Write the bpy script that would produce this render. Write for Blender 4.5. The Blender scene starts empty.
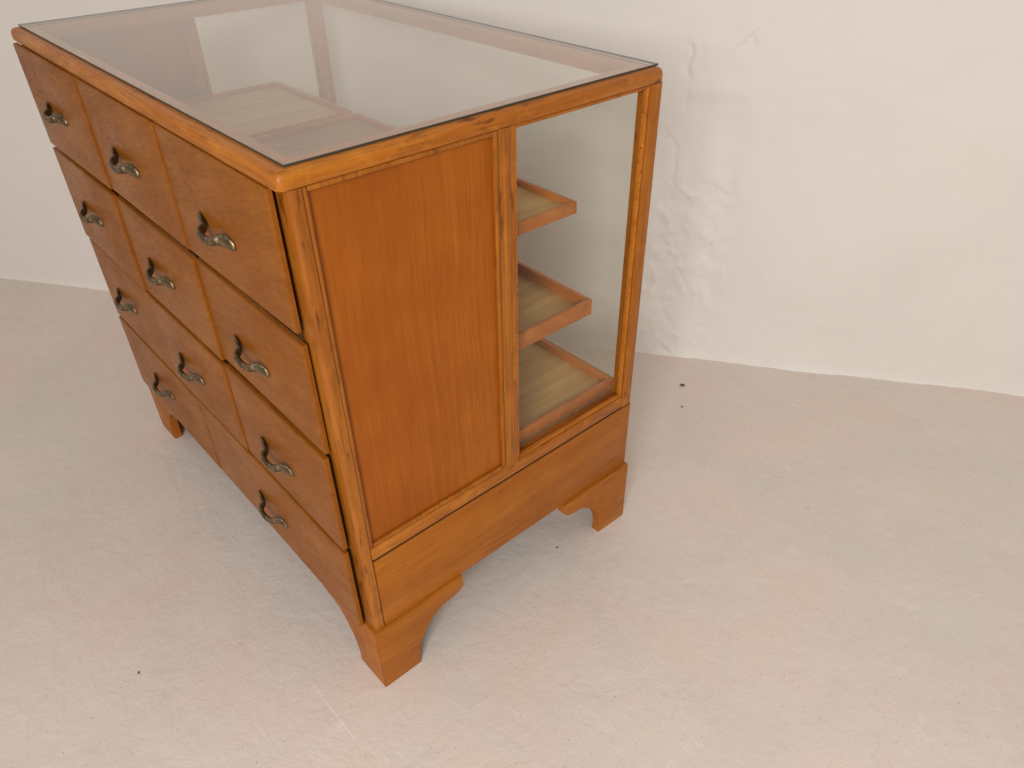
import bpy, bmesh, math, random
from mathutils import Vector, Matrix, noise

random.seed(7)
scene = bpy.context.scene
COL = scene.collection

# ------------------------------------------------------------------ helpers
def link(name, bm, mats, parent=None, smooth_angle=35, loc=None):
    me = bpy.data.meshes.new(name)
    bm.normal_update()
    bm.to_mesh(me)
    bm.free()
    for p in me.polygons:
        p.use_smooth = True
    me.set_sharp_from_angle(angle=math.radians(smooth_angle))
    if not isinstance(mats, (list, tuple)):
        mats = [mats]
    for m in mats:
        me.materials.append(m)
    o = bpy.data.objects.new(name, me)
    COL.objects.link(o)
    if parent is not None:
        o.parent = parent
    if loc is not None:
        o.location = loc
    return o

def add_box(bm, x0, x1, y0, y1, z0, z1, bevel=0.0, seg=2, edges=None):
    """Box with all (or chosen) edges rounded."""
    t = bmesh.new()
    vs = [t.verts.new((x, y, z)) for x in (x0, x1) for y in (y0, y1) for z in (z0, z1)]
    for f in ((0, 1, 3, 2), (4, 6, 7, 5), (0, 4, 5, 1), (2, 3, 7, 6), (0, 2, 6, 4), (1, 5, 7, 3)):
        t.faces.new([vs[i] for i in f])
    bmesh.ops.recalc_face_normals(t, faces=t.faces)
    if bevel > 0:
        es = [e for e in t.edges if edges is None or edges(e)]
        bmesh.ops.bevel(t, geom=es, offset=bevel, segments=seg, profile=0.5, affect='EDGES')
    merge(bm, t)

def merge(bm, t):
    me = bpy.data.meshes.new('tmp')
    t.to_mesh(me)
    t.free()
    bm.from_mesh(me)
    bpy.data.meshes.remove(me)

def box(name, dims, mat, parent=None, bevel=0.0015, seg=2, edges=None):
    bm = bmesh.new()
    add_box(bm, *dims, bevel=bevel, seg=seg, edges=edges)
    return link(name, bm, mat, parent)

def rounded_rect(x0, x1, y0, y1, r, n=6):
    pts = []
    if r < 1e-5:
        # keep the vertex count so that loops can be bridged
        for cx, cy in ((x1, y0), (x1, y1), (x0, y1), (x0, y0)):
            pts += [(cx, cy)] * (n + 1)
        return pts
    for (cx, cy, a0) in ((x1 - r, y0 + r, -90), (x1 - r, y1 - r, 0), (x0 + r, y1 - r, 90), (x0 + r, y0 + r, 180)):
        for i in range(n + 1):
            a = math.radians(a0 + 90 * i / n)
            pts.append((cx + r * math.cos(a), cy + r * math.sin(a)))
    return pts

def ring(name, x0, x1, y0, y1, r, profile, mat, parent):
    """Rectangular frame: a closed profile of (inset, z) swept round a rectangle with rounded corners."""
    bm = bmesh.new()
    loops = []
    for (d, z) in profile:
        pts = rounded_rect(x0 + d, x1 - d, y0 + d, y1 - d, max(r - d, 0.0006))
        loops.append([bm.verts.new((p[0], p[1], z)) for p in pts])
    n = len(loops[0])
    for a in range(len(loops)):
        la, lb = loops[a], loops[(a + 1) % len(loops)]
        for i in range(n):
            j = (i + 1) % n
            fc = bm.faces.new((la[i], la[j], lb[j], lb[i]))
            # mitred: rails along the width and along the depth have their own grain
            e = lb[j].co - lb[i].co + la[j].co - la[i].co
            fc.material_index = 1 if abs(e.x) > abs(e.y) else 0
    bmesh.ops.recalc_face_normals(bm, faces=bm.faces)
    return link(name, bm, mat, parent, 40)

def extrude_outline(bm, pts, frame, depth, bevel=0.0):
    """Outline pts (u, v) extruded by depth along w. frame = (origin, u axis, v axis, w axis)."""
    o, u, v, w = [Vector(k) for k in frame]
    t = bmesh.new()
    a = [t.verts.new(o + u * p[0] + v * p[1]) for p in pts]
    b = [t.verts.new(o + u * p[0] + v * p[1] + w * depth) for p in pts]
    fa = t.faces.new(a)
    fb = t.faces.new(list(reversed(b)))
    for i in range(len(pts)):
        j = (i + 1) % len(pts)
        t.faces.new((a[j], a[i], b[i], b[j]))
    bmesh.ops.recalc_face_normals(t, faces=t.faces)
    if bevel:
        es = list(set(fa.edges) | set(fb.edges))
        bmesh.ops.bevel(t, geom=es, offset=bevel, segments=2, profile=0.5, affect='EDGES')
    merge(bm, t)

def bezier(p0, p1, p2, p3, n):
    return [tuple((1 - t) ** 3 * a + 3 * (1 - t) ** 2 * t * b + 3 * (1 - t) * t * t * c + t ** 3 * d
                  for a, b, c, d in zip(p0, p1, p2, p3)) for t in [i / n for i in range(n + 1)]]

# ------------------------------------------------------------------ materials
class NT:
    def __init__(self, name):
        self.m = bpy.data.materials.new(name)
        self.m.use_nodes = True
        self.t = self.m.node_tree
        self.t.nodes.clear()
        self.out = self.n('ShaderNodeOutputMaterial')
    def n(self, kind, **kw):
        nd = self.t.nodes.new(kind)
        for k, v in kw.items():
            setattr(nd, k, v)
        return nd
    def l(self, a, b):
        self.t.links.new(a, b)
    def set(self, sock, v):
        if hasattr(v, 'is_linked'):
            self.l(v, sock)
        else:
            sock.default_value = v
    def math(self, op, a, b=0.0, c=None, clamp=False):
        nd = self.n('ShaderNodeMath', operation=op, use_clamp=clamp)
        self.set(nd.inputs[0], a); self.set(nd.inputs[1], b)
        if c is not None:
            self.set(nd.inputs[2], c)
        return nd.outputs[0]
    def mapr(self, v, a, b, c=0.0, d=1.0):
        nd = self.n('ShaderNodeMapRange')
        nd.clamp = True
        self.set(nd.inputs[0], v)
        for i, k in enumerate((a, b, c, d)):
            self.set(nd.inputs[i + 1], k)
        return nd.outputs[0]
    def mix(self, f, a, b, mode='MIX'):
        nd = self.n('ShaderNodeMix', data_type='RGBA', blend_type=mode)
        self.set(nd.inputs[0], f); self.set(nd.inputs[6], a); self.set(nd.inputs[7], b)
        return nd.outputs[2]
    def noise(self, vec, scale=1.0, detail=4.0, rough=0.55, dist=0.0):
        nd = self.n('ShaderNodeTexNoise')
        self.l(vec, nd.inputs['Vector'])
        nd.inputs['Scale'].default_value = scale
        nd.inputs['Detail'].default_value = detail
        nd.inputs['Roughness'].default_value = rough
        nd.inputs['Distortion'].default_value = dist
        return nd.outputs['Fac']
    def scaled(self, vec, s, off=(0, 0, 0), rot=(0, 0, 0)):
        nd = self.n('ShaderNodeMapping')
        self.l(vec, nd.inputs['Vector'])
        nd.inputs['Scale'].default_value = s
        nd.inputs['Location'].default_value = off
        nd.inputs['Rotation'].default_value = rot
        return nd.outputs[0]
    def ramp(self, f, stops):
        nd = self.n('ShaderNodeValToRGB')
        cr = nd.color_ramp
        while len(cr.elements) < len(stops):
            cr.elements.new(0.5)
        for e, (p, c) in zip(cr.elements, stops):
            e.position = p
            e.color = (*c, 1)
        self.l(f, nd.inputs[0])
        return nd.outputs[0]

def axis_scale(axis, along, across):
    return tuple(along if a == axis else across for a in 'XYZ')

def wood(name, dark, mid, light, axis='Z', rough=0.38, fleck=0.5, blotch=0.35, pores=0.3, coat=0.25, spec=0.5, wear=0.0, tilt=0.0, ring=34):
    k = NT(name)
    tc = k.n('ShaderNodeTexCoord')
    oi = k.n('ShaderNodeObjectInfo')
    sh = k.n('ShaderNodeVectorMath', operation='SCALE')
    cmb = k.n('ShaderNodeCombineXYZ')
    for i, f in enumerate((7.3, 11.9, 5.1)):
        k.l(k.math('MULTIPLY', oi.outputs['Random'], f), cmb.inputs[i])
    add = k.n('ShaderNodeVectorMath', operation='ADD')
    k.l(tc.outputs['Object'], add.inputs[0]); k.l(cmb.outputs[0], add.inputs[1])
    v = k.scaled(add.outputs[0], (1, 1, 1), rot=(tilt, tilt * 0.6, tilt * 0.8))
    # gentle warp so grain lines wander
    warp = k.n('ShaderNodeTexNoise'); k.l(v, warp.inputs['Vector']); warp.inputs['Scale'].default_value = 3.5
    wv = k.n('ShaderNodeVectorMath', operation='MULTIPLY_ADD')
    k.l(warp.outputs['Color'], wv.inputs[0]); wv.inputs[1].default_value = (0.018, 0.018, 0.018); k.l(v, wv.inputs[2])
    v = wv.outputs[0]
    g1 = k.noise(k.scaled(v, axis_scale(axis, 2.2, ring)), 1, 6, 0.62, 0.5)
    g2 = k.noise(k.scaled(v, axis_scale(axis, 11, 270)), 1, 3, 0.6)
    g3 = k.noise(v, 6.5, 4, 0.6)
    g4 = k.noise(k.scaled(v, axis_scale(axis, 26, 150)), 1, 2, 0.5)
    col = k.ramp(g1, [(0.30, dark), (0.50, mid), (0.70, light)])
    por = k.mapr(g2, 0.32, 0.62, 1.0 - pores, 1.06)
    col = k.mix(1.0, col, k.ramp(por, [(0.0, (0, 0, 0)), (1.0, (1, 1, 1))]), 'MULTIPLY')
    bl = k.mapr(g3, 0.35, 0.68, 0.0, blotch)
    col = k.mix(bl, col, (dark[0] * 0.8, dark[1] * 0.72, dark[2] * 0.7, 1))
    fl = k.math('MULTIPLY', k.mapr(g4, 0.57, 0.70), k.mapr(k.noise(v, 9, 3), 0.44, 0.60, 0.0, fleck))
    col = k.mix(fl, col, (dark[0] * 0.28, dark[1] * 0.22, dark[2] * 0.2, 1))
    # a few pin knots and dings
    vo = k.n('ShaderNodeTexVoronoi'); k.l(k.scaled(v, (9, 9, 7)), vo.inputs['Vector'])
    sep = k.n('ShaderNodeSeparateColor'); k.l(vo.outputs['Color'], sep.inputs[0])
    spot = k.math('MULTIPLY', k.mapr(vo.outputs['Distance'], 0.03, 0.055, 1.0, 0.0), k.math('GREATER_THAN', sep.outputs[0], 0.80))
    col = k.mix(k.math('MULTIPLY', spot, 0.55), col, (dark[0] * 0.3, dark[1] * 0.25, dark[2] * 0.2, 1))
    if wear:
        w = k.math('MULTIPLY', k.mapr(k.noise(v, 22, 5, 0.7), 0.52, 0.66), wear)
        col = k.mix(w, col, (min(light[0] * 1.35, 1), min(light[1] * 1.5, 1), min(light[2] * 1.9, 1), 1))
    b = k.n('ShaderNodeBsdfPrincipled')
    k.l(col, b.inputs['Base Color'])
    r = k.math('ADD', k.mapr(g3, 0.3, 0.7, rough - 0.07, rough + 0.09), k.mapr(g2, 0.3, 0.7, 0.06, -0.04))
    k.l(r, b.inputs['Roughness'])
    b.inputs['Specular IOR Level'].default_value = spec
    b.inputs['Coat Weight'].default_value = coat
    b.inputs['Coat Roughness'].default_value = 0.28
    bp = k.n('ShaderNodeBump'); bp.inputs['Strength'].default_value = 0.35; bp.inputs['Distance'].default_value = 0.0012
    hgt = k.math('ADD', k.math('MULTIPLY', g2, 0.5), k.math('ADD', k.math('MULTIPLY', g1, 0.35), k.math('MULTIPLY', k.noise(v, 30, 3), 0.5)))
    k.l(hgt, bp.inputs['Height'])
    k.l(bp.outputs[0], b.inputs['Normal'])
    k.l(b.outputs[0], k.out.inputs[0])
    return k.m

FR = ((0.370, 0.105, 0.0080), (0.465, 0.148, 0.0120), (0.540, 0.195, 0.0210))
PO = tuple(tuple(a * 0.88 for a in c) for c in FR)
PN = ((0.350, 0.088, 0.0055), (0.382, 0.104, 0.0068), (0.415, 0.122, 0.0090))
BD = ((0.325, 0.092, 0.0065), (0.395, 0.122, 0.0085), (0.455, 0.155, 0.0140))
DR = ((0.240, 0.072, 0.0060), (0.288, 0.091, 0.0085), (0.335, 0.115, 0.0135))
M_rail_y = wood('oak rail along depth', *FR, axis='Y', fleck=0.8, pores=0.34, wear=0.2, blotch=0.4, coat=0.08, spec=0.25)
M_rail_x = wood('oak rail along width', *FR, axis='X', fleck=0.75, pores=0.34, wear=0.15, blotch=0.4, coat=0.08, spec=0.25)
M_post = wood('oak post upright grain', *PO, axis='Z', fleck=0.75, pores=0.34, wear=0.15, blotch=0.4, coat=0.08, spec=0.25)
M_panel = wood('plywood panel upright grain', *PN, axis='Z', rough=0.46, fleck=0.06, pores=0.15, blotch=0.7, coat=0.0, spec=0.2, ring=95)
M_board = wood('beech board along depth', *BD, axis='Y', rough=0.44, fleck=0.3, pores=0.2, blotch=0.5, coat=0.03, spec=0.22)
M_board_x = wood('beech board along width', *BD, axis='X', rough=0.44, fleck=0.3, pores=0.2, blotch=0.5, coat=0.03, spec=0.22)
M_foot = wood('beech foot', *BD, axis='Y', rough=0.44, fleck=0.3, pores=0.18, blotch=0.4, coat=0.03, spec=0.22)
M_drawer = wood('beech drawer front', *DR, axis='X', rough=0.36, fleck=0.2, pores=0.18, blotch=0.45, coat=0.02, spec=0.14, tilt=0.25)
TR = ((0.36, 0.200, 0.056), (0.48, 0.285, 0.090), (0.57, 0.37, 0.14))
M_tray = wood('pale pine tray', *TR, axis='Y', rough=0.55, fleck=0.1, pores=0.1, blotch=0.25, coat=0.0)
M_tray_brown = wood('stained tray bottom', (0.25, 0.125, 0.044), (0.32, 0.168, 0.062), (0.38, 0.215, 0.088), axis='Y', rough=0.55, fleck=0.1, pores=0.1, blotch=0.25, coat=0.0)
TL = ((0.37, 0.105, 0.011), (0.45, 0.138, 0.015), (0.53, 0.185, 0.028))
M_lip = wood('beech tray lip', *TL, axis='X', rough=0.5, fleck=0.2, pores=0.12, blotch=0.2, coat=0.0)
M_dark = wood('carcass wood darkened to shade gaps', (0.07, 0.028, 0.009), (0.09, 0.038, 0.012), (0.11, 0.05, 0.017), axis='X', rough=0.8, coat=0.0, spec=0.1)  # shade of the gaps between drawer fronts is put into this dark colour
M_inner = wood('inner carcass wood', (0.28, 0.13, 0.045), (0.36, 0.17, 0.06), (0.42, 0.21, 0.08), axis='X', rough=0.6, coat=0.0)

def glass(name, tint, dust, ior=1.52):
    k = NT(name)
    geo = k.n('ShaderNodeNewGeometry')
    fr = k.n('ShaderNodeFresnel')
    k.l(k.mapr(geo.outputs['Backfacing'], 0, 1, ior, 1 / ior), fr.inputs['IOR'])
    tr = k.n('ShaderNodeBsdfTransparent'); tr.inputs[0].default_value = (*tint, 1)
    gl = k.n('ShaderNodeBsdfGlossy'); gl.inputs['Roughness'].default_value = 0.01
    gl.inputs['Color'].default_value = (1, 1, 1, 1)
    df = k.n('ShaderNodeBsdfDiffuse'); df.inputs[0].default_value = (0.78, 0.72, 0.66, 1)
    tc = k.n('ShaderNodeTexCoord')
    dn = k.noise(tc.outputs['Object'], 7, 6, 0.65)
    smear = k.noise(k.scaled(tc.outputs['Object'], (30, 6, 6)), 1, 4, 0.6)
    dfac = k.math('MULTIPLY', k.mapr(k.math('ADD', dn, k.math('MULTIPLY', smear, 0.5)), 0.5, 1.0, 0.7, 1.3), dust)
    m1 = k.n('ShaderNodeMixShader'); k.l(dfac, m1.inputs[0]); k.l(tr.outputs[0], m1.inputs[1]); k.l(df.outputs[0], m1.inputs[2])
    m2 = k.n('ShaderNodeMixShader'); k.l(fr.outputs[0], m2.inputs[0]); k.l(m1.outputs[0], m2.inputs[1]); k.l(gl.outputs[0], m2.inputs[2])
    k.l(m2.outputs[0], k.out.inputs[0])
    return k.m

M_glass = glass('pane glass', (0.988, 0.992, 0.980), 0.004, 1.22)
M_glass_top = glass('top glass with handling haze', (0.99, 0.99, 0.98), 0.03)
k = NT('cut glass edge')
b = k.n('ShaderNodeBsdfPrincipled'); b.inputs['Base Color'].default_value = (0.045, 0.040, 0.026, 1); b.inputs['Roughness'].default_value = 0.3
k.l(b.outputs[0], k.out.inputs[0]); M_gedge = k.m

k = NT('aged bronze')
tc = k.n('ShaderNodeTexCoord')
nn = k.noise(tc.outputs['Object'], 120, 4, 0.6)
b = k.n('ShaderNodeBsdfPrincipled')
k.l(k.ramp(nn, [(0.33, (0.065, 0.045, 0.027)), (0.52, (0.170, 0.120, 0.068)), (0.70, (0.36, 0.27, 0.16))]), b.inputs['Base Color'])
b.inputs['Metallic'].default_value = 0.9
k.l(k.mapr(nn, 0.3, 0.7, 0.48, 0.34), b.inputs['Roughness'])
k.l(b.outputs[0], k.out.inputs[0]); M_bronze = k.m

# painted concrete floor
k = NT('painted concrete floor')
tc = k.n('ShaderNodeTexCoord'); P = tc.outputs['Object']
a = k.noise(P, 1.6, 5, 0.6, 0.3); bb = k.noise(P, 9, 6, 0.65, 0.4); c = k.noise(P, 60, 5, 0.6)
streak = k.noise(k.scaled(P, (16, 30, 1), rot=(0, 0, 0.55)), 1, 6, 0.7, 1.4)
col = k.ramp(a, [(0.32, (0.650, 0.580, 0.520)), (0.50, (0.690, 0.607, 0.540)), (0.68, (0.715, 0.595, 0.530))])
pink = k.mapr(k.noise(k.scaled(P, (1, 1, 1), (3.1, 1.7, 0)), 4.5, 5, 0.65, 0.5), 0.40, 0.70, 0, 0.65)
col = k.mix(pink, col, (0.695, 0.550, 0.487, 1))
grey = k.mapr(k.noise(k.scaled(P, (1, 1, 1), (1, 6, 0)), 3.2, 5, 0.6, 0.5), 0.48, 0.70, 0, 0.6)
col = k.mix(grey, col, (0.600, 0.560, 0.510, 1))
scf = k.math('MULTIPLY', k.mapr(streak, 0.56, 0.70), k.mapr(k.noise(P, 5.5, 3), 0.48, 0.62, 0, 0.42))
col = k.mix(scf, col, (0.830, 0.765, 0.680, 1))
stn = k.math('MULTIPLY', k.mapr(k.noise(k.scaled(P, (30, 13, 1), (5, 2, 0), (0, 0, 0.9)), 1, 5, 0.7, 0.8), 0.64, 0.75), k.mapr(k.noise(k.scaled(P, (1, 1, 1), (9, 4, 0)), 3.6, 3), 0.46, 0.57, 0, 0.75))
col = k.mix(stn, col, (0.42, 0.350, 0.265, 1))
vo = k.n('ShaderNodeTexVoronoi', voronoi_dimensions='2D'); k.l(k.scaled(P, (7, 7, 7)), vo.inputs['Vector'])
sep = k.n('ShaderNodeSeparateColor'); k.l(vo.outputs['Color'], sep.inputs[0])
dot = k.math('MULTIPLY', k.mapr(k.math('DIVIDE', vo.outputs['Distance'], k.math('ADD', 0.35, sep.outputs[0])), 0.016, 0.040, 1, 0), k.math('GREATER_THAN', sep.outputs[1], 0.60))
col = k.mix(k.math('MULTIPLY', dot, 0.7), col, (0.20, 0.145, 0.11, 1))
vo2 = k.n('ShaderNodeTexVoronoi', voronoi_dimensions='2D'); k.l(k.scaled(P, (11, 17, 7), (2, 7, 0)), vo2.inputs['Vector'])
sep2 = k.n('ShaderNodeSeparateColor'); k.l(vo2.outputs['Color'], sep2.inputs[0])
chip = k.math('MULTIPLY', k.mapr(k.math('ADD', vo2.outputs['Distance'], k.math('MULTIPLY', c, 0.12)), 0.085, 0.13, 1, 0), k.math('GREATER_THAN', sep2.outputs[2], 0.86))
col = k.mix(k.math('MULTIPLY', chip, 0.75), col, (0.88, 0.85, 0.80, 1))
scr = k.math('MULTIPLY', k.mapr(k.noise(k.scaled(P, (2.5, 170, 1), rot=(0, 0, -0.35)), 1, 2), 0.66, 0.72), k.mapr(k.noise(k.scaled(P, (1, 1, 1), (2, 8, 0)), 3.3, 3), 0.55, 0.63, 0, 0.45))
col = k.mix(scr, col, (0.83, 0.78, 0.72, 1))
mott = k.noise(P, 28, 5, 0.7, 0.6)
mm = k.mapr(k.noise(k.scaled(P, (1, 1, 1), (7, 3, 0)), 2.6, 4, 0.6), 0.42, 0.64)
col = k.mix(k.math('MULTIPLY', mm, k.mapr(mott, 0.52, 0.70, 0, 0.28)), col, (0.545, 0.465, 0.40, 1))
col = k.mix(k.mapr(mott, 0.30, 0.46, 0.12, 0), col, (0.78, 0.71, 0.645, 1))
fine = k.noise(P, 210, 4, 0.7)
col = k.mix(k.mapr(fine, 0.56, 0.74, 0, 0.22), col, (0.47, 0.385, 0.315, 1))
vo3 = k.n('ShaderNodeTexVoronoi', voronoi_dimensions='2D'); k.l(k.scaled(P, (26, 26, 7), (4, 1, 0)), vo3.inputs['Vector'])
sep3 = k.n('ShaderNodeSeparateColor'); k.l(vo3.outputs['Color'], sep3.inputs[0])
grit = k.math('MULTIPLY', k.mapr(vo3.outputs['Distance'], 0.05, 0.11, 1, 0), k.math('GREATER_THAN', sep3.outputs[0], 0.90))
col = k.mix(k.math('MULTIPLY', grit, 0.55), col, (0.27, 0.205, 0.16, 1))
b = k.n('ShaderNodeBsdfPrincipled'); k.l(col, b.inputs['Base Color'])
k.l(k.mapr(bb, 0.3, 0.7, 0.42, 0.62), b.inputs['Roughness'])
bp = k.n('ShaderNodeBump'); bp.inputs['Strength'].default_value = 0.9; bp.inputs['Distance'].default_value = 0.005
k.l(k.math('ADD', k.math('ADD', k.math('MULTIPLY', bb, 0.8), k.math('MULTIPLY', c, 0.13)), k.math('ADD', k.math('MULTIPLY', k.noise(P, 26, 4, 0.6), 0.20), k.math('MULTIPLY', chip, 0.15))), bp.inputs['Height'])
k.l(bp.outputs[0], b.inputs['Normal']); k.l(b.outputs[0], k.out.inputs[0]); M_floor = k.m

# limewashed plaster wall
k = NT('limewashed plaster')
tc = k.n('ShaderNodeTexCoord'); P = tc.outputs['Object']
a = k.noise(P, 1.4, 5, 0.6, 0.2); bb = k.noise(P, 8, 6, 0.6, 0.3); c = k.noise(P, 70, 5, 0.6)
col = k.ramp(a, [(0.35, (0.755, 0.708, 0.655)), (0.5, (0.785, 0.737, 0.683)), (0.66, (0.798, 0.738, 0.692))])
col = k.mix(k.mapr(bb, 0.52, 0.72, 0, 0.25), col, (0.735, 0.695, 0.620, 1))
col = k.mix(k.mapr(k.noise(P, 3.1, 5, 0.7, 1.0), 0.60, 0.70, 0, 0.3), col, (0.81, 0.715, 0.640, 1))
b = k.n('ShaderNodeBsdfPrincipled'); k.l(col, b.inputs['Base Color'])
b.inputs['Roughness'].default_value = 0.75; b.inputs['Specular IOR Level'].default_value = 0.25
wpv = k.n('ShaderNodeVectorMath', operation='MULTIPLY_ADD')
wn = k.n('ShaderNodeTexNoise'); k.l(P, wn.inputs['Vector']); wn.inputs['Scale'].default_value = 6; wn.inputs['Detail'].default_value = 5
k.l(wn.outputs['Color'], wpv.inputs[0]); wpv.inputs[1].default_value = (0.25, 0.25, 0.25); k.l(P, wpv.inputs[2])
ve = k.n('ShaderNodeTexVoronoi', feature='DISTANCE_TO_EDGE'); k.l(wpv.outputs[0], ve.inputs['Vector']); ve.inputs['Scale'].default_value = 2.6
crack = k.math('MULTIPLY', k.mapr(ve.outputs['Distance'], 0.0, 0.010, 1, 0), k.mapr(k.noise(P, 2.3, 3), 0.50, 0.60))
bp = k.n('ShaderNodeBump'); bp.inputs['Strength'].default_value = 0.45; bp.inputs['Distance'].default_value = 0.006
bb = k.math('SUBTRACT', bb, k.math('MULTIPLY', crack, 0.10))
k.l(k.math('ADD', bb, k.math('MULTIPLY', c, 0.09)), bp.inputs['Height'])
k.l(bp.outputs[0], b.inputs['Normal']); k.l(b.outputs[0], k.out.inputs[0]); M_wall = k.m

k = NT('dark crumb'); b = k.n('ShaderNodeBsdfPrincipled')
tc = k.n('ShaderNodeTexCoord')
k.l(k.ramp(k.noise(tc.outputs['Object'], 260, 3), [(0.3, (0.05, 0.032, 0.022)), (0.7, (0.15, 0.10, 0.07))]), b.inputs['Base Color'])
b.inputs['Roughness'].default_value = 0.8
k.l(b.outputs[0], k.out.inputs[0]); M_crumb = k.m

# ------------------------------------------------------------------ the setting
K = Vector((-0.283, 1.224, 0)); TW = Vector((0.8192, 0.5736, 0)); NW = Vector((0.5736, -0.8192, 0))

GROOVES = [
    ([(-0.100, 0.760), (-0.095, 0.726), (-0.094, 0.687)], 0.0045),
    ([(-0.099, 0.805), (-0.095, 0.789), (-0.097, 0.771)], 0.0055),
    ([(-0.001, 0.807), (0.017, 0.824), (0.030, 0.842), (0.037, 0.815), (0.041, 0.787), (0.034, 0.749)], 0.0045),
    ([(-0.125, 0.608), (-0.105, 0.578), (-0.104, 0.542), (-0.106, 0.510), (-0.093, 0.481), (-0.072, 0.467)], 0.0065),
    ([(-0.098, 0.331), (-0.084, 0.298), (-0.067, 0.265), (-0.046, 0.238), (-0.026, 0.202), (-0.023, 0.184)], 0.0060),
    ([(-0.103, 0.047), (-0.081, 0.029), (-0.060, 0.012)], 0.006),
    ([(-0.052, 0.502), (-0.011, 0.497), (0.015, 0.482)], 0.004),
    ([(0.011, 0.344), (0.008, 0.296)], 0.005),
]

def seg_dist(p, a, b):
    ax, ay = a; bx, by = b
    dx, dy = bx - ax, by - ay
    t = max(0, min(1, ((p[0] - ax) * dx + (p[1] - ay) * dy) / (dx * dx + dy * dy)))
    qx, qy = p[0] - ax - t * dx, p[1] - ay - t * dy
    side = dx * (p[1] - ay) - dy * (p[0] - ax)
    return math.hypot(qx, qy), (1 if side > 0 else -1)

def sstep(a, b, x):
    t = max(0, min(1, (x - a) / (b - a)))
    return t * t * (3 - 2 * t)

def wall_disp(s, z):
    d = 0.006 * noise.noise(Vector((s * 1.6, z * 1.6, 3.1))) + 0.0022 * noise.noise(Vector((s * 6, z * 6, 9.2)))
    d += 0.0008 * noise.noise(Vector((s * 24, z * 24, 1.2)))
    if -0.35 < s < 0.30 and z < 1.05:
        e = 0.025 * noise.noise(Vector((s * 5, z * 7, 4.4)))
        band = sstep(-0.20, -0.12, s + e) * (1 - sstep(0.02, 0.09, s + e * 1.6))
        low = band * (1 - sstep(0.615, 0.745, z + e * 1.1))
        up = sstep(-0.115, -0.09, s + e * 0.3) * (1 - sstep(0.03, 0.055, s)) * sstep(0.685, 0.715, z + e * 0.4) * (1 - sstep(0.84, 0.93, z))
        d -= 0.008 * low * sstep(0.36, 0.55, z) * math.exp(-((s - 0.0) / 0.06) ** 2) * 0.8
        d -= 0.0015 * low
        d += 0.002 * up
        rg = 1 - 2 * abs(noise.noise(Vector((s * 17, z * 13, 8.8))))
        r = 0.003 * max(0, rg - 0.45) * 2 + 0.0045 * noise.noise(Vector((s * 28, z * 22, 7.7))) + 0.0028 * noise.noise(Vector((s * 62, z * 55, 2.7)))
        d += 0.55 * r * (1.1 * low * (1 - 0.85 * sstep(0.50, 0.56, z)) + 0.4 * up)
        wob = 0.006 * noise.noise(Vector((s * 40, z * 40, 0.3)))
        for pts, dep in GROOVES:
            m, sd = 9, 1
            for i in range(len(pts) - 1):
                q, w = seg_dist((s + wob, z + wob * 0.7), pts[i], pts[i + 1])
                if q < m:
                    m, sd = q, w
            if m < 0.03:
                br = 0.35 + 0.65 * sstep(-0.25, 0.35, noise.noise(Vector((s * 33, z * 33, 5.5))))
                # a chipped step: the plaster stands proud on one side of the line
                d -= 0.62 * br * dep * math.exp(-(m / 0.0042) ** 2)
                d += 0.36 * br * dep * sd * math.exp(-m / 0.012) * sstep(0, 0.004, m)
    # rough skirting line where the plaster meets the floor
    f = math.exp(-z / 0.014)
    d += f * (0.004 + 0.010 * max(0, noise.noise(Vector((s * 7, 0.5, 6.6)))) + 0.003 * noise.noise(Vector((s * 30, z * 30, 2.2))))
    return d

ss = [-4.2 + 0.06 * i for i in range(int((4.2 - 0.32) / 0.06) + 1)]
while ss[-1] < -0.30: ss.append(ss[-1] + 0.02)
while ss[-1] < 0.20: ss.append(ss[-1] + 0.0042)
while ss[-1] < 1.2: ss.append(ss[-1] + 0.012)
while ss[-1] < 3.6: ss.append(ss[-1] + 0.06)
zs = [-0.01, 0.0]
while zs[-1] < 0.95: zs.append(zs[-1] + 0.0042)
while zs[-1] < 2.7: zs.append(zs[-1] + 0.05)
bm = bmesh.new()
rows = []
for z in zs:
    rows.append([bm.verts.new(K + TW * s + NW * wall_disp(s, z) + Vector((0, 0, z))) for s in ss])
for i in range(len(zs) - 1):
    for j in range(len(ss) - 1):
        bm.faces.new((rows[i][j], rows[i][j + 1], rows[i + 1][j + 1], rows[i + 1][j]))
wall = link('wall', bm, M_wall, None, 80)
wall['kind'] = 'structure'
wall['label'] = 'whitewashed plaster wall with a crumbling patch behind the cabinet'
wall['category'] = 'wall'

bm = bmesh.new()
n = 150
gr = []
X0, X1, Y0, Y1 = -4.5, 4.5, -4.5, 4.5
for i in range(n + 1):
    gr.append([])
    for j in range(n + 1):
        x = X0 + (X1 - X0) * i / n; y = Y0 + (Y1 - Y0) * j / n
        # only slight waviness away from the cabinet's feet
        fd = min(1, max(0, (max(abs(x + 0.494) - 0.55, abs(y - 0.31) - 0.36)) / 0.25))
        gr[-1].append(bm.verts.new((x, y, fd * 0.003 * noise.noise(Vector((x * 2.2, y * 2.2, 5))))))
for i in range(n):
    for j in range(n):
        bm.faces.new((gr[i][j], gr[i + 1][j], gr[i + 1][j + 1], gr[i][j + 1]))
floor = link('floor', bm, M_floor, None, 80)
floor['kind'] = 'structure'
floor['label'] = 'pale painted concrete floor with pinkish stains and scuffs'
floor['category'] = 'floor'

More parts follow.
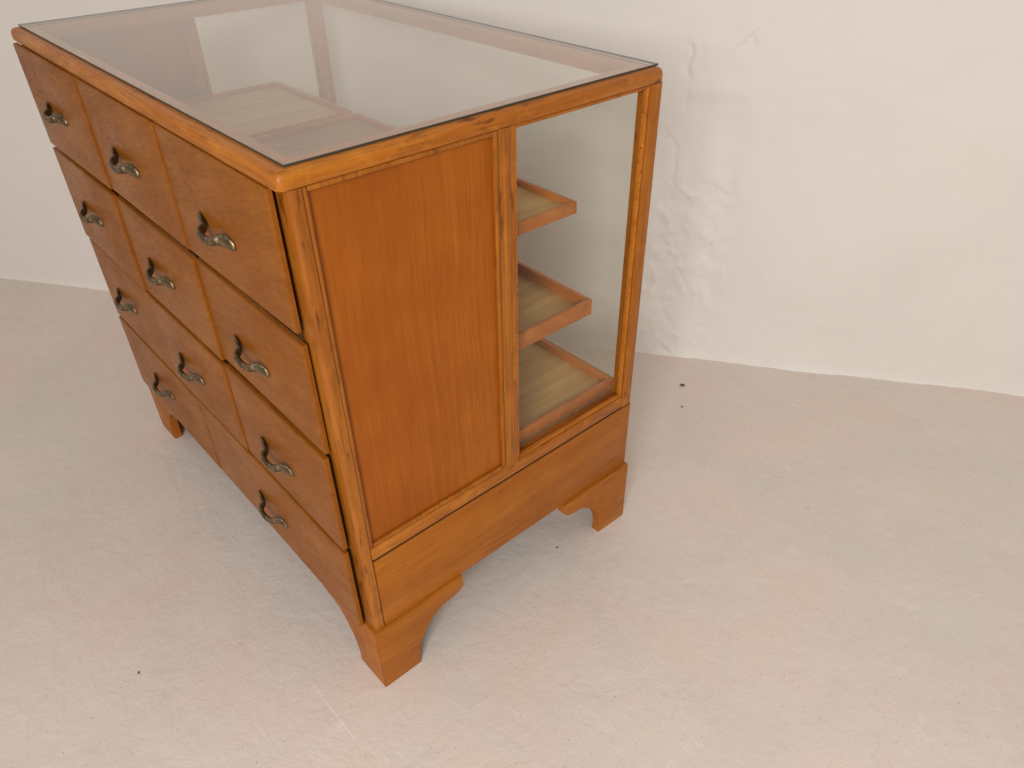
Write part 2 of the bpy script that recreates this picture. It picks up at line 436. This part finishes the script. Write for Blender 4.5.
# ------------------------------------------------------------------ the cabinet
L, D, HP = 1.010, 0.622, 0.149
root = bpy.data.objects.new('haberdashery_cabinet', None)
COL.objects.link(root)
root['label'] = 'oak shop counter with glass top, glazed end and banks of drawers'
root['category'] = 'cabinet'
E = 0.006
CX0, CX1, CY0, CY1 = -L + E, -E, E, D - E
ZT = 0.8965

# top frame with nosed edge; the glass lies on it
prof = [(0.0370, 0.8970), (0.0030, 0.8968), (0.0010, 0.8974), (0.0002, 0.8992), (0.0, 0.9030), (0.0001, 0.9072), (0.0009, 0.9106), (0.0028, 0.9138), (0.0060, 0.9161), (0.0096, 0.9171), (0.0130, 0.9172), (0.0370, 0.9172)]
ring('top_frame', CX0 - 0.0006, CX1 + 0.0006, CY0 - 0.011, CY1 + 0.0006, 0.010, prof, [M_rail_y, M_rail_x], root)

bm = bmesh.new()
gx0, gx1, gy0, gy1 = CX0 + 0.004, CX1 - 0.0105, CY0 + 0.0060, CY1 - 0.004
add_box(bm, gx0, gx1, gy0, gy1, 0.9174, 0.9204, bevel=0.0006, seg=1)
for f in bm.faces:
    f.material_index = 0 if abs(f.normal.z) > 0.9 else 1
gt = link('glass_top', bm, [M_glass_top, M_gedge], root)

# corner posts: square section, outer vertical edge rounded
def post(x0, x1, y0, y1, ox, oy, z0=HP + 0.0005, z1=ZT):
    def pick(e):
        a, b_ = e.verts
        return abs(a.co.z - b_.co.z) > 0.1
    bm = bmesh.new()
    add_box(bm, x0, x1, y0, y1, z0, z1)
    bmesh.ops.recalc_face_normals(bm, faces=bm.faces)
    outer = [e for e in bm.edges if pick(e) and abs(e.verts[0].co.x - ox) < 1e-5 and abs(e.verts[0].co.y - oy) < 1e-5]
    bmesh.ops.bevel(bm, geom=outer, offset=0.0055, segments=5, profile=0.5, affect='EDGES')
    rest = [e for e in bm.edges if pick(e) and len(e.link_faces) == 2 and e.calc_face_angle() > 1.2]
    bmesh.ops.bevel(bm, geom=rest, offset=0.0012, segments=2, profile=0.5, affect='EDGES')
    return link('corner_post', bm, M_post, root)
PW = 0.036
post(CX1 - PW, CX1, CY0, CY0 + 0.0165, CX1, CY0)
post(CX0, CX0 + 0.019, CY0, CY0 + 0.0165, CX0, CY0)
post(CX1 - 0.027, CX1, CY1 - 0.026, CY1, CX1, CY1, 0.3088)
post(CX0, CX0 + 0.027, CY1 - 0.026, CY1, CX0, CY1, 0.3088)

def frame_strip(bm, axis_x, y0, y1, z0, z1, w, xa, xb):
    """Bead moulding round an opening in a side: four strips butted at the corners."""
    a, b_ = sorted((xa, xb))
    g = 0.0003
    add_box(bm, a, b_, y0, y0 + w, z0, z1, 0.002, 3)
    add_box(bm, a, b_, y1 - w, y1, z0, z1, 0.002, 3)
    add_box(bm, a, b_, y0 + w + g, y1 - w - g, z0, z0 + w, 0.002, 3)
    add_box(bm, a, b_, y0 + w + g, y1 - w - g, z1 - w, z1, 0.002, 3)

YF, YM0, YM1, YB = CY0 + 0.0168, 0.2965, 0.3235, CY1 - 0.0263
ZS = 0.333
for sgn in (1, -1):
    def X(d):      # distance inwards from the outer face of this end
        return CX1 - d if sgn > 0 else CX0 + d
    def bx(name, d0, d1, y0, y1, z0, z1, m, par=root, **kw):
        a, b_ = sorted((X(d0), X(d1)))
        return box(name, (a, b_, y0, y1, z0, z1), m, par, **kw)
    # middle post, half-round face with a bead on either side
    bm = bmesh.new()
    a, b_ = sorted((X(0.0), X(0.026)))
    yc = (YM0 + YM1) / 2
    prof_m = [(0.026, YM0), (0.004, YM0), (0.0015, YM0 + 0.0012), (0.0012, YM0 + 0.004), (0.0018, YM0 + 0.0060), (0.0008, YM0 + 0.0085), (0.0, yc),
              (0.0008, YM1 - 0.0085), (0.0018, YM1 - 0.0060), (0.0012, YM1 - 0.004), (0.0015, YM1 - 0.0012), (0.004, YM1), (0.026, YM1)]
    extrude_outline(bm, [(X(d), y) for d, y in prof_m], ((0, 0, ZS + 0.0002), (1, 0, 0), (0, 1, 0), (0, 0, 1)), ZT - ZS - 0.0004)
    link('middle_post', bm, M_post, root)
    # sill rail and the wide board under it
    bx('sill_rail', 0.0, 0.030, YF, CY1 - 0.0262, 0.3090, ZS, M_rail_y, bevel=0.003, seg=3)
    bx('plinth_board', 0.0002, 0.020, YF + 0.0012, CY1 + 0.0002, HP + 0.0006, 0.3048, M_board, bevel=0.0016)
    bx('dark_groove_strip', 0.0014, 0.018, YF + 0.0012, CY1 - 0.0005, 0.3050, 0.3088, M_dark, bevel=0)  # added strip that draws the dark line of the dirty groove below the sill
    # solid panel with its bead
    pan = bx('side_panel', 0.0085, 0.0145, YF, YM0 - 0.0003, ZS + 0.0003, ZT - 0.0005, M_panel, bevel=0)
    bm = bmesh.new(); frame_strip(bm, 0, YF + 0.0002, YM0 - 0.0006, ZS + 0.0004, ZT - 0.0006, 0.0065, X(0.0018), X(0.0083))
    link('moulding', bm, M_post, pan)
    # glazed opening with its bead
    bm = bmesh.new()
    a, b_ = sorted((X(0.0130), X(0.0165)))
    add_box(bm, a, b_, YM1 + 0.0003, YB - 0.0003, ZS + 0.0004, ZT - 0.0006)
    pane = link('side_glass', bm, M_glass, root)
    bm = bmesh.new(); frame_strip(bm, 0, YM1 + 0.0003, YB - 0.0004, ZS + 0.0004, ZT - 0.0006, 0.005, X(0.0030), X(0.0127))
    link('moulding', bm, M_rail_y, pane)

# back: rail, board, glass
bx0, bx1 = CX0 + 0.0273, CX1 - 0.0273
box('back_rail', (bx0, bx1, CY1 - 0.026, CY1 - 0.0002, 0.3085, ZS + 0.010), M_rail_x, root, 0.002)
box('back_board', (CX0 + 0.0205, CX1 - 0.0205, CY1 - 0.020, CY1 - 0.0004, HP + 0.0006, 0.3065), M_board_x, root)
box('back_glass', (bx0, bx1, CY1 - 0.014, CY1 - 0.0105, ZS + 0.0105, ZT - 0.0006), M_glass, root, 0)
# floor of the showcase
box('display_floor', (CX0 + 0.0305, CX1 - 0.0305, 0.034, CY1 - 0.0265, 0.318, 0.3335), M_inner, root, 0)
# carcass rails and stiles behind the drawer fronts
ZR = [(0.8955, 0.7175), (0.7085, 0.5262), (0.5185, 0.3372), (0.3290, 0.1510)]
XB = [-0.9825, -0.652, -0.340, -0.0306]
rz0, rz1 = CX0 + 0.0193, CX1 - PW - 0.0003
for z in (0.7145, 0.5225, 0.3285):
    box('divider_rail', (rz0, rz1, 0.0265, 0.060, z - 0.016, z - 0.003), M_dark, root, 0.001)
box('divider_rail', (rz0, rz1, 0.0265, 0.036, 0.8780, 0.8962), M_dark, root, 0.0)
box('bottom_rail', (rz0, rz1, 0.0265, 0.033, HP - 0.016, 0.3080), M_dark, root, 0.0)
for xa, xb in ((rz0, rz0 + 0.012), (XB[1] - 0.008, XB[1] + 0.008), (XB[2] - 0.008, XB[2] + 0.008), (rz1 - 0.012, rz1)):
    box('divider_stile', (xa, xb, 0.0035, 0.0255, HP + 0.001, 0.8960), M_dark, root, 0.0)

# handles: bow with leaf-shaped ends, bar standing clear of the drawer
def handle_bm():
    bm = bmesh.new()
    # (x, y out, z, half width vertical, half thickness)
    H = [(-0.0620, -0.0010, 0.0070, 0.0046, 0.0010), (-0.0600, -0.0018, 0.0066, 0.0074, 0.0016), (-0.0530, -0.0034, 0.0048, 0.0100, 0.0028),
         (-0.0435, -0.0048, 0.0024, 0.0098, 0.0038), (-0.0350, -0.0078, 0.0004, 0.0082, 0.0050), (-0.0300, -0.0118, -0.0010, 0.0068, 0.0054),
         (-0.0262, -0.0156, -0.0022, 0.0062, 0.0050), (-0.0198, -0.0184, -0.0036, 0.0060, 0.0048), (-0.0100, -0.0196, -0.0044, 0.0061, 0.0046),
         (0.0010, -0.0198, -0.0044, 0.0062, 0.0046), (0.0105, -0.0192, -0.0036, 0.0062, 0.0046), (0.0178, -0.0174, -0.0022, 0.0064, 0.0048),
         (0.0230, -0.0142, -0.0006, 0.0070, 0.0048), (0.0265, -0.0104, 0.0004, 0.0082, 0.0042), (0.0310, -0.0074, 0.0000, 0.0094, 0.0036),
         (0.0370, -0.0050, -0.0022, 0.0092, 0.0030), (0.0425, -0.0032, -0.0056, 0.0074, 0.0022), (0.0465, -0.0020, -0.0086, 0.0048, 0.0016), (0.0490, -0.0010, -0.0106, 0.0014, 0.0010)]
    # refine by Catmull-Rom
    R = []
    for i in range(len(H) - 1):
        p0, p1, p2, p3 = H[max(i - 1, 0)], H[i], H[i + 1], H[min(i + 2, len(H) - 1)]
        for s in range(4):
            t = s / 4
            R.append(tuple(0.5 * (2 * b_ + (c - a) * t + (2 * a - 5 * b_ + 4 * c - d) * t * t + (3 * b_ - a - 3 * c + d) * t ** 3) for a, b_, c, d in zip(p0, p1, p2, p3)))
    R.append(H[-1])
    loops = []
    N = 12
    for i, (x, y, z, a, c) in enumerate(R):
        q0, q1 = R[max(i - 1, 0)], R[min(i + 1, len(R) - 1)]
        tg = Vector((q1[0] - q0[0], q1[1] - q0[1], q1[2] - q0[2])).normalized()
        up = Vector((0, 0, 1)); nrm = tg.cross(up).normalized(); up = nrm.cross(tg).normalized()
        lp = []
        for j in range(N):
            an = 2 * math.pi * j / N
            ca, sa = math.cos(an), math.sin(an)
            # a slightly ridged section
            lp.append(bm.verts.new(Vector((x, y, z)) + up * a * ca + nrm * c * (abs(sa) ** 0.9) * (1 if sa >= 0 else -1)))
        loops.append(lp)
    for i in range(len(loops) - 1):
        for j in range(N):
            bm.faces.new((loops[i][j], loops[i][(j + 1) % N], loops[i + 1][(j + 1) % N], loops[i + 1][j]))
    bm.faces.new(list(reversed(loops[0]))); bm.faces.new(loops[-1])
    bmesh.ops.recalc_face_normals(bm, faces=bm.faces)
    return bm

HANDLE = None
def drawer(x0, x1, z0, z1, yfront, zh, tray=None, hx=0.0, tilt=None):
    """x0..x1, z0..z1 front; tray = (y back, z bottom, z top of lip)."""
    global HANDLE
    th = 0.008
    bm = bmesh.new()
    t = bmesh.new()
    add_box(t, x0, x1, 0, th, z0, z1)
    es = [e for e in t.edges if e.verts[0].co.y < 1e-6 and e.verts[1].co.y < 1e-6]
    bmesh.ops.bevel(t, geom=es, offset=0.0034, segments=4, profile=0.55, affect='EDGES')
    es = [e for e in t.edges if abs(e.verts[0].co.y - e.verts[1].co.y) > 0.01]
    bmesh.ops.bevel(t, geom=es, offset=0.0012, segments=2, profile=0.5, affect='EDGES')
    merge(bm, t)
    xc, zc = (x0 + x1) / 2, (z0 + z1) / 2
    bmesh.ops.translate(bm, verts=bm.verts, vec=(-xc, 0, -zc))
    d = link('drawer', bm, M_drawer, root, 30, loc=(xc, yfront, zc))
    d.rotation_euler = (random.uniform(-0.004, 0.004), tilt if tilt is not None else random.uniform(-0.004, 0.004), random.uniform(-0.005, 0.005))
    if HANDLE is None:
        h = link('handle', handle_bm(), M_bronze, d, 50)
        HANDLE = h
    else:
        h = HANDLE.copy(); COL.objects.link(h); h.parent = d
    h.location = (hx, -0.0002, zh - zc); h.scale = (0.90, 0.95, 0.94)
    h.rotation_euler = (0, random.uniform(-0.03, 0.03), 0)
    if tray:
        yb, zb, zt = tray
        bm = bmesh.new()
        w = 0.008
        a, b_ = x0 + 0.006 - xc, x1 - 0.006 - xc
        ya = 0.0275 - yfront; yb = yb - yfront
        zb -= zc; zt -= zc
        add_box(bm, a, a + w, ya, yb, zb, zt, 0.001, 2)
        add_box(bm, b_ - w, b_, ya, yb, zb, zt, 0.001, 2)
        add_box(bm, a + w + 0.0002, b_ - w - 0.0002, yb - w, yb, zb, zt, 0.001, 2)
        tr = link('tray', bm, M_lip, d, 30)
        bm = bmesh.new()
        add_box(bm, a + w + 0.0002, b_ - w - 0.0002, ya, yb - w - 0.0002, zb + 0.002, zb + 0.009)
        # the boarded bottom belongs to the tray: joined as a second material
        me = bpy.data.meshes.new('tmp'); bm.to_mesh(me); bm.free()
        base = bmesh.new(); base.from_mesh(tr.data)
        n0 = len(base.faces); base.from_mesh(me); base.faces.ensure_lookup_table()
        for f in base.faces[n0:]:
            f.material_index = 1
        base.to_mesh(tr.data); base.free(); bpy.data.meshes.remove(me)
        tr.data.materials.append(M_tray_brown if zc > 0.75 and -0.7 < xc < -0.3 else M_tray)
    return d

trays = [(0.473, 0.7290, 0.7480), (0.520, 0.5310, 0.5600), (0.589, 0.3395, 0.3640), None]
zh = [0.812, 0.622, 0.432, 0.244]
yoff = [[-0.011, -0.0085, -0.0075], [-0.012, -0.0085, -0.0045], [-0.009, -0.0105, -0.0085]]
HZ = [(0.008, 0.011, 0.020), (0.004, 0.009, 0.023), (0.004, 0.009, 0.018)]
HX = [(-0.008, -0.010, -0.014), (-0.017, -0.017, -0.018), (-0.016, -0.016, -0.014)]
for r in range(3):
    for c in range(3):
        g = 0.0013
        drawer(XB[c] + (g if c else 0), XB[c + 1] - (g if c < 2 else 0), ZR[r][1], ZR[r][0] - (0.007 if (r, c) == (1, 2) else 0.003 if (r, c) == (1, 1) else 0), yoff[r][c], zh[r] - HZ[r][c], trays[r], HX[r][c], 0.013 if (r, c) == (1, 2) else None)
for a, b_ in ((-0.9825, -0.5565), (-0.5535, -0.0306)):
    drawer(a, b_, ZR[3][1], ZR[3][0], -0.0095, zh[3] - (0.001 if a < -0.9 else 0.013), None, -0.006 if a < -0.9 else 0.004)

# bracket feet: two mitred boards each, ogee cut
def foot_profile(Lf=0.184):
    z = HP
    p = [(0, 0), (0.078, 0), (0.0775, 0.024)]
    p += bezier((0.0775, 0.024), (0.080, 0.055), (0.098, 0.092), (0.134, 0.109), 8)[1:]
    p += bezier((0.134, 0.109), (0.150, 0.116), (0.172, 0.108), (Lf, 0.126), 6)[1:]
    p += [(Lf, z), (0, z)]
    return p

def foot(cx, cy, sx, sy):
    """cx, cy outer corner; sx, sy = direction pointing in along x and y."""
    bm = bmesh.new()
    T = 0.019
    pr = foot_profile()
    for (u, w, is_side) in (((0, sy, 0), (sx, 0, 0), True), ((sx, 0, 0), (0, sy, 0), False)):
        t = bmesh.new()
        # mitre: the inner face starts T further in
        o = Vector((cx, cy, 0)); u = Vector(u); w = Vector(w); v = Vector((0, 0, 1))
        a = [t.verts.new(o + u * p[0] + v * p[1]) for p in pr]
        b_ = [t.verts.new(o + u * max(p[0], T if p[0] < T else p[0]) + v * p[1] + w * T) for p in pr]
        fa = t.faces.new(a); fb = t.faces.new(list(reversed(b_)))
        for i in range(len(pr)):
            j = (i + 1) % len(pr)
            t.faces.new((a[j], a[i], b_[i], b_[j]))
        bmesh.ops.recalc_face_normals(t, faces=t.faces)
        es = [e for e in fa.edges if abs(e.calc_face_angle(0)) > 0.3]
        bmesh.ops.bevel(t, geom=es, offset=0.0022, segments=3, profile=0.5, affect='EDGES')
        merge(bm, t)
    return link('bracket_foot', bm, M_foot, root, 35)

foot(0, 0, -1, 1)
foot(0, D, -1, -1)
foot(-L + 0.010, 0, 1, 1)
foot(-L + 0.010, D, 1, -1)

# ------------------------------------------------------------------ crumbs lying on the floor
def crumb(x, y, size, seed, label, flat=0.5):
    bm = bmesh.new()
    bmesh.ops.create_icosphere(bm, subdivisions=2, radius=1)
    for v in bm.verts:
        q = v.co * (1 + 0.55 * noise.noise(v.co * 1.7 + Vector((seed, 0, 0))))
        v.co = Vector((q.x * size * 1.4, q.y * size * 0.8, q.z * size * flat))
    lo = min(v.co.z for v in bm.verts)
    bmesh.ops.translate(bm, verts=bm.verts, vec=(0, 0, -lo))
    o = link('crumb', bm, M_crumb, None, 60, loc=(x, y, 0.0006))
    o.rotation_euler = (0, 0, seed)
    o['label'] = label; o['category'] = 'crumb'; o['group'] = 'dark crumbs lying on the floor'
    return o
crumb(-0.211, 1.097, 0.0048, 0.6, 'largest dark crumb on the floor, close to the wall right of the cabinet', 0.45)
crumb(-0.153, 1.023, 0.0024, 1.9, 'small dark crumb on the floor just in front of the largest crumb', 0.45)
crumb(-0.028, 0.448, 0.0018, 4.2, 'tiny dark crumb on the floor under the glazed end of the cabinet')
crumb(-0.323, -0.311, 0.0020, 2.7, 'dark crumb alone on the open floor in front of the drawers')

# ------------------------------------------------------------------ light
w = bpy.data.worlds.new('World'); scene.world = w; w.use_nodes = True
wt = w.node_tree
bg = wt.nodes['Background']
wc = wt.nodes.new('ShaderNodeTexCoord'); ws = wt.nodes.new('ShaderNodeSeparateXYZ'); wr = wt.nodes.new('ShaderNodeValToRGB')
wm = wt.nodes.new('ShaderNodeMapRange')
wt.links.new(wc.outputs['Generated'], ws.inputs[0]); wt.links.new(ws.outputs['Z'], wm.inputs[0])
wm.inputs[1].default_value = -1; wm.inputs[2].default_value = 1
wt.links.new(wm.outputs[0], wr.inputs[0])
# a white-painted room: walls around in half light, the ceiling brighter
for e, (p, c) in zip(wr.color_ramp.elements, ((0.45, (0.33, 0.30, 0.265, 1)), (0.85, (0.74, 0.70, 0.64, 1)))):
    e.position = p; e.color = c
wt.links.new(wr.outputs[0], bg.inputs[0]); bg.inputs[1].default_value = 0.82

def area(name, loc, target, sx, sy, power, color):
    ld = bpy.data.lights.new(name, 'AREA'); ld.shape = 'RECTANGLE'; ld.size = sx; ld.size_y = sy
    ld.energy = power; ld.color = color
    o = bpy.data.objects.new(name, ld); COL.objects.link(o); o.location = loc
    o.rotation_euler = (Vector(target) - Vector(loc)).to_track_quat('-Z', 'Y').to_euler()
    return o
area('window_light', (1.70, -1.85, 1.75), (0.85, 0.9, 0.30), 1.0, 0.9, 70, (1.0, 0.992, 0.99))

# ------------------------------------------------------------------ camera
cd = bpy.data.cameras.new('camera'); cam = bpy.data.objects.new('camera', cd); COL.objects.link(cam)
cd.sensor_fit = 'HORIZONTAL'; cd.sensor_width = 36.0
cd.lens = 753.537 / 1024 * 36.0
cd.shift_x = (512 - 516.05) / 1024
cd.shift_y = (407.83 - 384) / 1024
cd.clip_start = 0.02; cd.clip_end = 100
r = Vector((0.66926099, 0.7429602, -0.00999334)); u = Vector((-0.44884461, 0.41496583, 0.79141763)); f = Vector((-0.5921387, 0.52517949, -0.61119413))
Mx = Matrix(((r.x, u.x, -f.x, 0.71483154), (r.y, u.y, -f.y, -0.32073259), (r.z, u.z, -f.z, 1.19427041), (0, 0, 0, 1)))
cam.matrix_world = Mx
scene.camera = cam

vs = scene.view_settings
vs.view_transform = 'Standard'; vs.look = 'None'; vs.exposure = 0.0; vs.gamma = 1.0
scene.render.resolution_x = 1024; scene.render.resolution_y = 768
scene.cycles.max_bounces = 10; scene.cycles.transparent_max_bounces = 16
